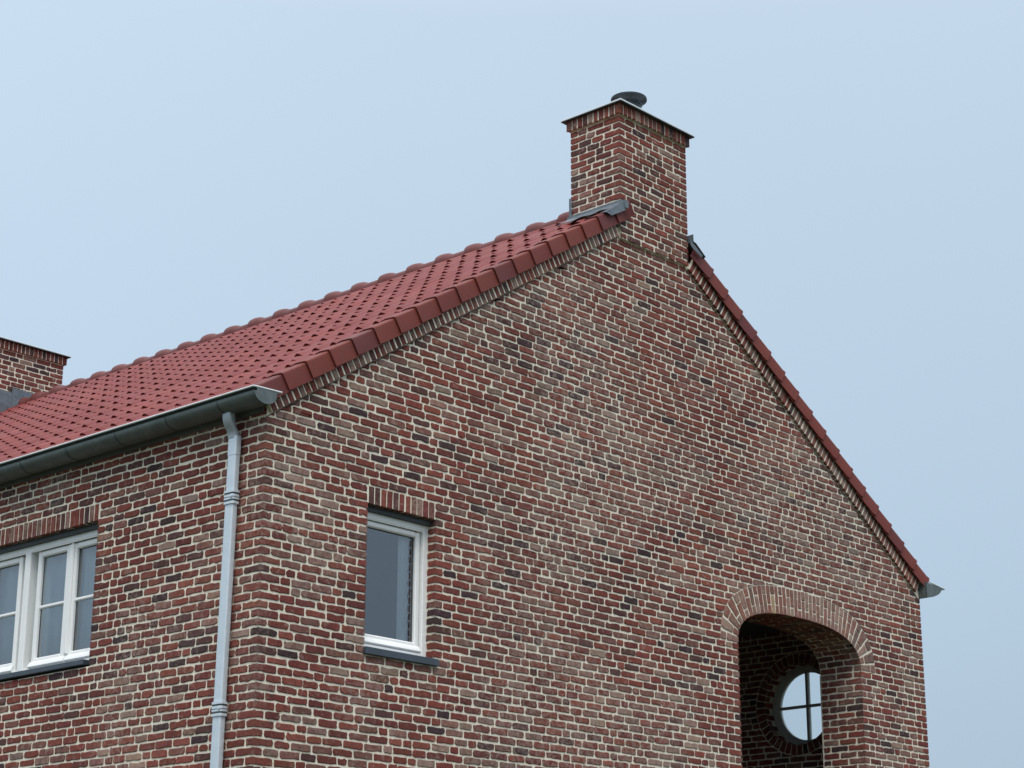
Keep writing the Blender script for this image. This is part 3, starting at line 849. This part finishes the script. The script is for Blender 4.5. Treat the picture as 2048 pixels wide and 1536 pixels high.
# ridge caps
rg_ = MB(); RZ = ZRG-.086; n = 14
y = .66
i = 0
while y < 11.0:
    y1 = min(y+.455, 11.02); tq = g.uniform(0, .5)
    def ring(yv, r_): return [(XR+r_*math.cos(math.pi*(-.06+1.12*j/n)), yv, RZ+r_*math.sin(math.pi*(-.06+1.12*j/n))) for j in range(n+1)]
    def ring_s(yv, r_, th=.016): return ring(yv, r_)+ring(yv, r_-th)[::-1]
    rr = []
    for f_, r_ in ((0, .102), (.54, .103), (.58, .107), (.63, .118), (.69, .129), (.77, .137), (.86, .140), (.94, .139), (.98, .137), (1.0, .130)):
        rr.append(ring_s(y+.02+(y1-y+.03)*f_, r_))
    rg_.loft(rr, t=(tq, tq, tq, 1))
    y += .455; i += 1
ro = rg_.build('ridge_tiles', ['ridge'], smooth=40); ro.parent = roof

# ---------------------------------------------------------------- lead flashings (parts of the chimneys)
ld = MB()
def sheet(mb, P, th, m=0):
    """P: grid rows of points; thickened along averaged normal"""
    P = [[Vector(p) for p in r] for r in P]; R_, C_ = len(P), len(P[0]); N = []
    for i in range(R_):
        nr_ = []
        for j in range(C_):
            a = P[min(i+1, R_-1)][j]-P[max(i-1, 0)][j]; b = P[i][min(j+1, C_-1)]-P[i][max(j-1, 0)][j] if False else P[i][min(j+1, C_-1)]-P[i][max(j-1, 0)]
            v = a.cross(b); nr_.append(v.normalized() if v.length > 1e-9 else Vector((0, 0, 1)))
        N.append(nr_)
    V = [P[i][j] for i in range(R_) for j in range(C_)]+[P[i][j]+N[i][j]*th for i in range(R_) for j in range(C_)]
    o = R_*C_; F = []
    for i in range(R_-1):
        for j in range(C_-1):
            a, b, c, d = i*C_+j, i*C_+j+1, (i+1)*C_+j+1, (i+1)*C_+j; F += [(a, b, c, d), (a+o, d+o, c+o, b+o)]
    for j in range(C_-1): F += [(j, j+o, j+1+o, j+1), ((R_-1)*C_+j, (R_-1)*C_+j+1, (R_-1)*C_+j+1+o, (R_-1)*C_+j+o)]
    for i in range(R_-1): F += [(i*C_, (i+1)*C_, (i+1)*C_+o, i*C_+o), (i*C_+C_-1, i*C_+C_-1+o, (i+1)*C_+C_-1+o, (i+1)*C_+C_-1)]
    mb.add(V, F, m)
ysf = list(np.linspace(-.045, .66, 26))
def apron(x): return CL+SLl*x
rowsP = []
for x, dz in ((4.437, None), (4.437, 'm'), (4.420, 0), (4.38, 0), (4.34, 0), (4.30, 0), (4.27, 0)):
    rw_ = []
    for y in ysf:
        rl = .5+.5*math.cos(2*math.pi*(y-Y0R)/PIT)
        if dz is None: z = 3.222
        elif dz == 'm': z = apron(4.437)+.035
        else: z = apron(x)-.045+.070+.006*rl
        xx = x+(0 if x > 4.3 else -.006*math.sin(y*23))
        rw_.append((xx, y, z))
    rowsP.append(rw_)
sheet(ld, rowsP, -.004)
# front lap over the uppermost verge tile
sheet(ld, [[(4.437, -.035, 3.222), (4.437, -.105, 3.205), (4.48, -.112, 3.19) ], [(4.437, -.035, 3.14), (4.437, -.105, 3.12), (4.47, -.112, 3.12)]], .004)
sheet(ld, [[(x, -.090, apron(x)+.014) for x in (4.14, 4.22, 4.32, 4.452)], [(4.165, -.098, apron(4.165)+.0), (4.225, -.093, apron(4.225)-.05), (4.32, -.093, apron(4.32)-.06), (4.452, -.093, apron(4.452)-.07)]], .004)
sheet(ld, [[(x, -.092, apron(x)+.016) for x in (4.14, 4.22, 4.32, 4.43)], [(x, -.02, apron(x)+.020) for x in (4.14, 4.22, 4.32, 4.43)]], -.004)
# step upstand at the back edge
sheet(ld, [[(4.437, .60, 3.22), (4.437, .632, 3.22), (4.47, .632, 3.22)], [(4.437, .60, 3.42), (4.437, .632, 3.42), (4.47, .632, 3.42)]], .004)
lo = ld.build('flashing', ['lead'], smooth=30); lo.parent = chim; ld = MB()
# right side
rowsP = []
for x, dz in ((5.552, 3.17), (5.556, 3.09), (5.60, None), (5.68, None), (5.76, None)):
    rw_ = []
    for y in ysf:
        y = y-.05 if y < 0 else y
        rl = .5+.5*math.cos(2*math.pi*(y-Y0R)/PIT)
        z = dz if dz else ZRG-SLr*(x-XR)-.045+.022+.026*rl
        rw_.append((x, y, z))
    rowsP.append(rw_)
sheet(ld, rowsP, .004)
sheet(ld, [[(5.50, -.095, 3.115), (5.53, -.095, 3.075), (5.70, -.095, 2.975)], [(5.50, -.095, 3.04), (5.535, -.095, 3.01), (5.68, -.095, 2.945)]], .005)
lo = ld.build('flashing', ['lead'], smooth=30); lo.parent = chim
ld2 = MB()
# front of the far chimney: stepped sheets over the roof slopes
zt = 3.435
ld2.box(4.46, 4.735, 10.978, 10.989, 3.02, 3.572); ld2.box(4.737, 5.12, 10.974, 10.985, 3.3, 3.64)
lo2 = ld2.build('flashing', ['lead']); lo2.parent = chim2

# ---------------------------------------------------------------- gutters
def gutter(profile, y0, y1, seams, lip, endlip, mirror=None, name='gutter'):
    mb = MB(); th = .004
    def ring(y): return [(x, y, z) for x, z in profile]+[(x+(.004 if mirror is None else -.004), y, z+.004) for x, z in profile[::-1]]
    ys = list(np.linspace(y0, y1, 24)); mb.loft([ring(y) for y in ys])
    cap = profile[3:] if mirror is None else profile
    mb.loft([[(x, yv, z) for x, z in cap] for yv in (y0-.009, y0-.003)])
    if mirror is None: mb.loft([[(x, yv, z) for x, z in ((-.236, .159), (-.206, .150), (-.206, .130), (.0, .130), (.002, .150), (.03, .158))] for yv in (y0-.0085, y0-.0035)])
    o = fixparent(mb.build(name, ['zinc'], smooth=50))
    lb = MB(); r_ = .0085; m = 10; cx_, cz_ = lip
    lb.loft([[(cx_+r_*math.cos(2*math.pi*i/m), y, cz_+r_*math.sin(2*math.pi*i/m)) for i in range(m)] for y in (y0-.012, y1)])
    ex, ez = endlip
    lb.loft([[(cx_+(ex-cx_)*f_+0, y0-.004+r_*math.cos(2*math.pi*i/m), cz_+(ez-cz_)*f_+r_*math.sin(2*math.pi*i/m)) for i in range(m)] for f_ in (0, 1)])
    lo_ = lb.build('bead', ['zinc_lip'], smooth=60); lo_.parent = o
    for ysm in seams:
        sb = MB(); pr = profile[3:-2] if mirror is None else profile[1:-1]
        cxm = sum(p[0] for p in pr)/len(pr); czm = max(p[1] for p in profile)
        q = [((p[0]-cxm)*1.02+cxm, czm+(p[1]-czm)*1.03) for p in pr]
        sb.loft([[(x, yv, z) for x, z in q]+[(x+(0.006 if mirror is None else -.006), yv, z+.006) for x, z in q[::-1]] for yv in (ysm-.006, ysm+.006)])
        so_ = sb.build('seam', ['zinc_dark']); so_.parent = o
    return o
def halfround(cx_, cz_, rx_, rz_, n=14): return [(cx_-rx_*math.cos(math.pi*i/n), cz_-rz_*math.sin(math.pi*i/n)) for i in range(n+1)]
gp = [(-.236, .160), (-.206, .152), (-.206, .132), (-.232, .128)]+halfround(-.116, .128, .116, .086)[1:]+[(.002, .150), (.030, .158)]
gl = gutter(gp, -.108, L+.05, (.345, 1.01, 1.69, 2.385, 3.065, 3.74), (-.240, .163), (.052, .172))
tag(gl, 'left gutter along the eave above the white framed window')
gr = gutter([(W+.415, .150), (W+.335, .128), (W+.305, .100), (W+.27, .072), (W+.21, .045), (W+.13, .018), (W+.06, .002), (W+.004, -.010), (W+.002, .12), (W+.004, .17)],
            -.090, L+.05, (1.5,), (W+.40, .150), (W+.08, .184), mirror=1)
tag(gr, 'right gutter seen end on at the lower corner of the gable')

eb = MB(); eb.box(-.016, .03, .03, L, .030, .13); fixparent(eb.build('eave_shade_strip', ['seal'])); eb = MB(); eb.box(W-.03, W+.016, .03, L, .02, .13); fixparent(eb.build('eave_shade_strip', ['seal']))  # dark strips added along the wall tops, standing in for shade under the gutters
# ---------------------------------------------------------------- downpipe
def rrect(cx_, cy_, hx, hy, r_, z, m=4):
    P = []
    for (sx_, sy_, a0) in ((1, 1, 0), (-1, 1, 90), (-1, -1, 180), (1, -1, 270)):
        for i in range(m+1):
            a = R(a0+90*i/m); P.append((cx_+sx_*(hx-r_)+r_*math.cos(a), cy_+sy_*(hy-r_)+r_*math.sin(a), z))
    return P
dp = MB(); PX, PHX, PHY = -.052, .030, .052
def pyc(z): return .317+(-.15-z)*.0166
dp.loft([rrect(PX, pyc(z), PHX, PHY, .012, z) for z in (-.135, -.29)])
dp.loft([rrect(PX, pyc(z), PHX-.002, PHY-.003, .012, z) for z in (-.288, -.64, -2.3, -4.0, ZG)])
dpo = fixparent(dp.build('downpipe', ['pipe'], smooth=40)); tag(dpo, 'pale grey downpipe beside the house corner')
el = MB()
path = [(-.120, .060), (-.120, .035), (-.116, .0), (-.108, -.035), (-.092, -.065), (-.072, -.09), (-.058, -.115), (-.052, -.145)]
el.loft([rrect(x, pyc(z)+.01, .033+.004*math.sin(i), .050, .022, z) for i, (x, z) in enumerate(path)])
eo = el.build('elbow', ['pipe_old'], smooth=60); eo.parent = dpo
for zc in (-.636, -2.31):
    cb = MB(); yc = pyc(zc)
    cb.loft([rrect(PX, yc, PHX+.008, PHY+.008, .016, z) for z in (zc-.020, zc+.020)])
    for dz in (-.030, .030): cb.loft([rrect(PX, yc, PHX+.005, PHY+.005, .014, z) for z in (zc+dz-.004, zc+dz+.004)], m=1)
    for dz in (-.046, .046): cb.loft([rrect(PX, yc, PHX+.008, PHY+.008, .016, z) for z in (zc+dz-.010, zc+dz+.010)])
    cb.loft([rrect(PX, yc, PHX+.0095, PHY+.0095, .016, z) for z in (zc-.003, zc+.001)], m=1)
    cb.box(PX-PHX-.018, PX-PHX-.004, yc-PHY-.004, yc-PHY+.022, zc-.009, zc+.012, m=0, bev=.003)
    cb.box(-.03, .02, yc-.012, yc+.012, zc-.012, zc+.012)
    co = cb.build('pipe_bracket', ['pipe', 'zinc_dark'], smooth=40); co.parent = dpo

# ---------------------------------------------------------------- windows
def place(mb, plane): # map local (u along wall, d depth, z) boxes to world
    return mb
class WB(MB):
    def __init__(s, plane): super().__init__(); s.pl = plane
    def b(s, u0, u1, d0, d1, z0, z1, m=0, bev=.004):
        if s.pl == 'g': s.box(u0, u1, d0, d1, z0, z1, m, bev)
        else: s.box(d0, d1, u0, u1, z0, z1, m, bev)
def frame_of(wb, u0, u1, z0, z1, d0, d1, wl, wr, wt, wb_, bev=.005, m=0):
    wb.b(u0, u0+wl, d0, d1, z0, z1, m, bev); wb.b(u1-wr, u1, d0, d1, z0, z1, m, bev)
    wb.b(u0+wl-.001, u1-wr+.001, d0+.0005, d1, z1-wt, z1-.0005, m, bev); wb.b(u0+wl-.001, u1-wr+.001, d0+.0005, d1, z0+.0005, z0+wb_, m, bev)
# --- small gable window
w1 = empty('window', (1.53, .12, -1.12)); fixparent(w1); tag(w1, 'small single pane window in the gable wall')
f = WB('g'); frame_of(f, 1.115, 1.940, -1.705, -.548, .100, .19, .060, .060, .058, .050)
f.b(1.15, 1.90, .105, .112, -.612, -.602, 0, 0); add_sub(f.build('frame', ['white']), w1)
s = WB('g'); u0, u1, z0, z1 = 1.182, 1.868, -1.652, -.612
frame_of(s, u0, u1, z0, z1, .122, .175, .052, .052, .052, .085, .010)
# weather bar
s.loft([[(x, y, z) for y, z in ((.13, -1.652), (.098, -1.652), (.092, -1.640), (.098, -1.620), (.115, -1.600), (.13, -1.594))] for x in (u0+.004, u1-.004)])
add_sub(s.build('sash', ['white'], smooth=25), w1)
s = WB('g'); frame_of(s, u0+.050, u1-.050, z0+.083, z1-.050, .150, .160, .006, .006, .006, .006, 0); add_sub(s.build('seal', ['seal']), w1)
p = MB(); p.add([(u0+.05, .158, z0+.08), (u1-.05, .158, z0+.08), (u1-.05, .158, z1-.05), (u0+.05, .158, z1-.05)], [(0, 1, 2, 3)]); add_sub(p.build('pane', ['glass_s']), w1)
s = WB('g'); s.b(1.118, 1.962, -.032, .14, -1.768, -1.708, 0, .004); add_sub(s.build('sill', ['slate']), w1)
s = WB('g'); s.b(1.120, 1.938, .060, .110, -.549, -.512, 0, .002); s.b(1.120, 1.938, .085, .14, -.62, -.5, 0, 0) if False else None
add_sub(s.build('lintel', ['steel']), w1)
# --- large side window
w2 = empty('window', (.12, 3.32, -1.12)); fixparent(w2); tag(w2, 'wide white casement window with glazing bars in the side wall')
f = WB('s'); FX = .100
frame_of(f, WY0-.01, WY1+.01, -1.705, -.548, FX, .19, .060, .060, .056, .040)
f.b(3.280, 3.364, FX-.001, .19, -1.69, -.56, 0, .006)
f.b(WY0+.03, WY1-.03, .104, .112, -.611, -.602, 0, 0)
add_sub(f.build('frame', ['white']), w2)
def casement(u0, u1, wl, wr, astrag=None):
    z0, z1 = -1.662, -.612
    s = WB('s'); frame_of(s, u0, u1, z0, z1, .124, .175, wl, wr, .055, .090, .010)
    s.loft([[(x, y, z) for x, z in ((.13, -1.662), (.100, -1.662), (.092, -1.650), (.098, -1.628), (.115, -1.606), (.13, -1.600))] for y in (u0+.004, u1-.004)])
    zm = (z0+.09+z1-.055)/2+.0
    s.b(u0+wl-.002, u1-wr+.002, .136, .166, zm-.015, zm+.015, 0, .009)
    if astrag is not None: s.b(astrag-.024, astrag+.024, .100, .14, -1.60, -.616, 0, .012)
    so_ = add_sub(s.build('sash', ['white'], smooth=25), w2)
    q = WB('s'); frame_of(q, u0+wl-.003, u1-wr+.003, z0+.088, z1-.053, .153, .160, .006, .006, .006, .006, 0); add_sub(q.build('seal', ['seal']), w2)
    p = MB(); a, b, c, d = u0+wl-.003, u1-wr+.003, z0+.085, z1-.05
    p.add([(.1585, a, c), (.1585, a, d), (.1585, b, d), (.1585, b, c)], [(0, 1, 2, 3)]); add_sub(p.build('pane', ['glass_l']), w2)
casement(2.667, 3.200, .105, .055, 2.667)
casement(2.225, 2.665, .055, .045)
casement(3.444, 3.977, .055, .105)
casement(3.979, 4.420, .045, .055, 3.98)
s = WB('s'); s.b(WY0+.045, WY1+.03, -.032, .14, -1.752, -1.706, 0, .004); add_sub(s.build('sill', ['slate']), w2)
s = WB('s'); s.b(WY0-.008, WY1+.008, .060, .110, -.549, -.512, 0, .002); add_sub(s.build('lintel', ['steel']), w2)
# rooms behind the glass
rm = MB()
def room(x0, x1, y0, y1, z0, z1, open_side):
    v = [(x, y, z) for x in (x0, x1) for y in (y0, y1) for z in (z0, z1)]
    F = {'x0': (0, 1, 3, 2), 'x1': (4, 6, 7, 5), 'y0': (0, 4, 5, 1), 'y1': (2, 3, 7, 6), 'z0': (0, 2, 6, 4), 'z1': (1, 5, 7, 3)}
    rm.add(v, [F[k] for k in F if k != open_side])
room(1.0, 4.0, .195, 3.0-.9, -2.6, -.4, 'y0'); room(.195, .95, 2.12, 5.2, -2.6, -.4, 'x0')
fixparent(rm.build('room', ['room']))
# ---------------------------------------------------------------- curtains (things of their own)
cv = MB(); N = 60
zs = np.linspace(-1.60, -.60, 60); us = np.linspace(1.70, 1.875, 10)
P = []
for z in zs:
    e = .012*abs(math.sin(z*27))**.6+.006*math.sin(z*61)
    P.append([(1.665+.03+(u-1.70)*(.115+e)/.175*1.0, .215+.012*math.sin((u-1.7)*110), z) for u in us])
sheet(cv, P, .002); c_ = cv.build('curtain', ['curtain_l'], smooth=True)
tag(c_, 'narrow lace edged curtain hanging behind the small gable window', 'curtain')
cv = MB(); us = np.linspace(2.26, 4.42, 150)
sheet(cv, [[(.235+.018*math.sin(u*38)+.006*math.sin(u*91), u, z) for u in us] for z in (-1.62, -1.1, -.58)], .002)
c_ = cv.build('curtain', ['curtain_p'], smooth=True)
tag(c_, 'wide pale sheer curtain hanging behind the large white casement window', 'curtain')

# ---------------------------------------------------------------- ground
gd = MB(); gd.add([(-600, -600, ZG), (600, -600, ZG), (600, 600, ZG), (-600, 600, ZG)], [(0, 1, 2, 3)])
go = gd.build('ground', ['ground']); tag(go, kind='structure')
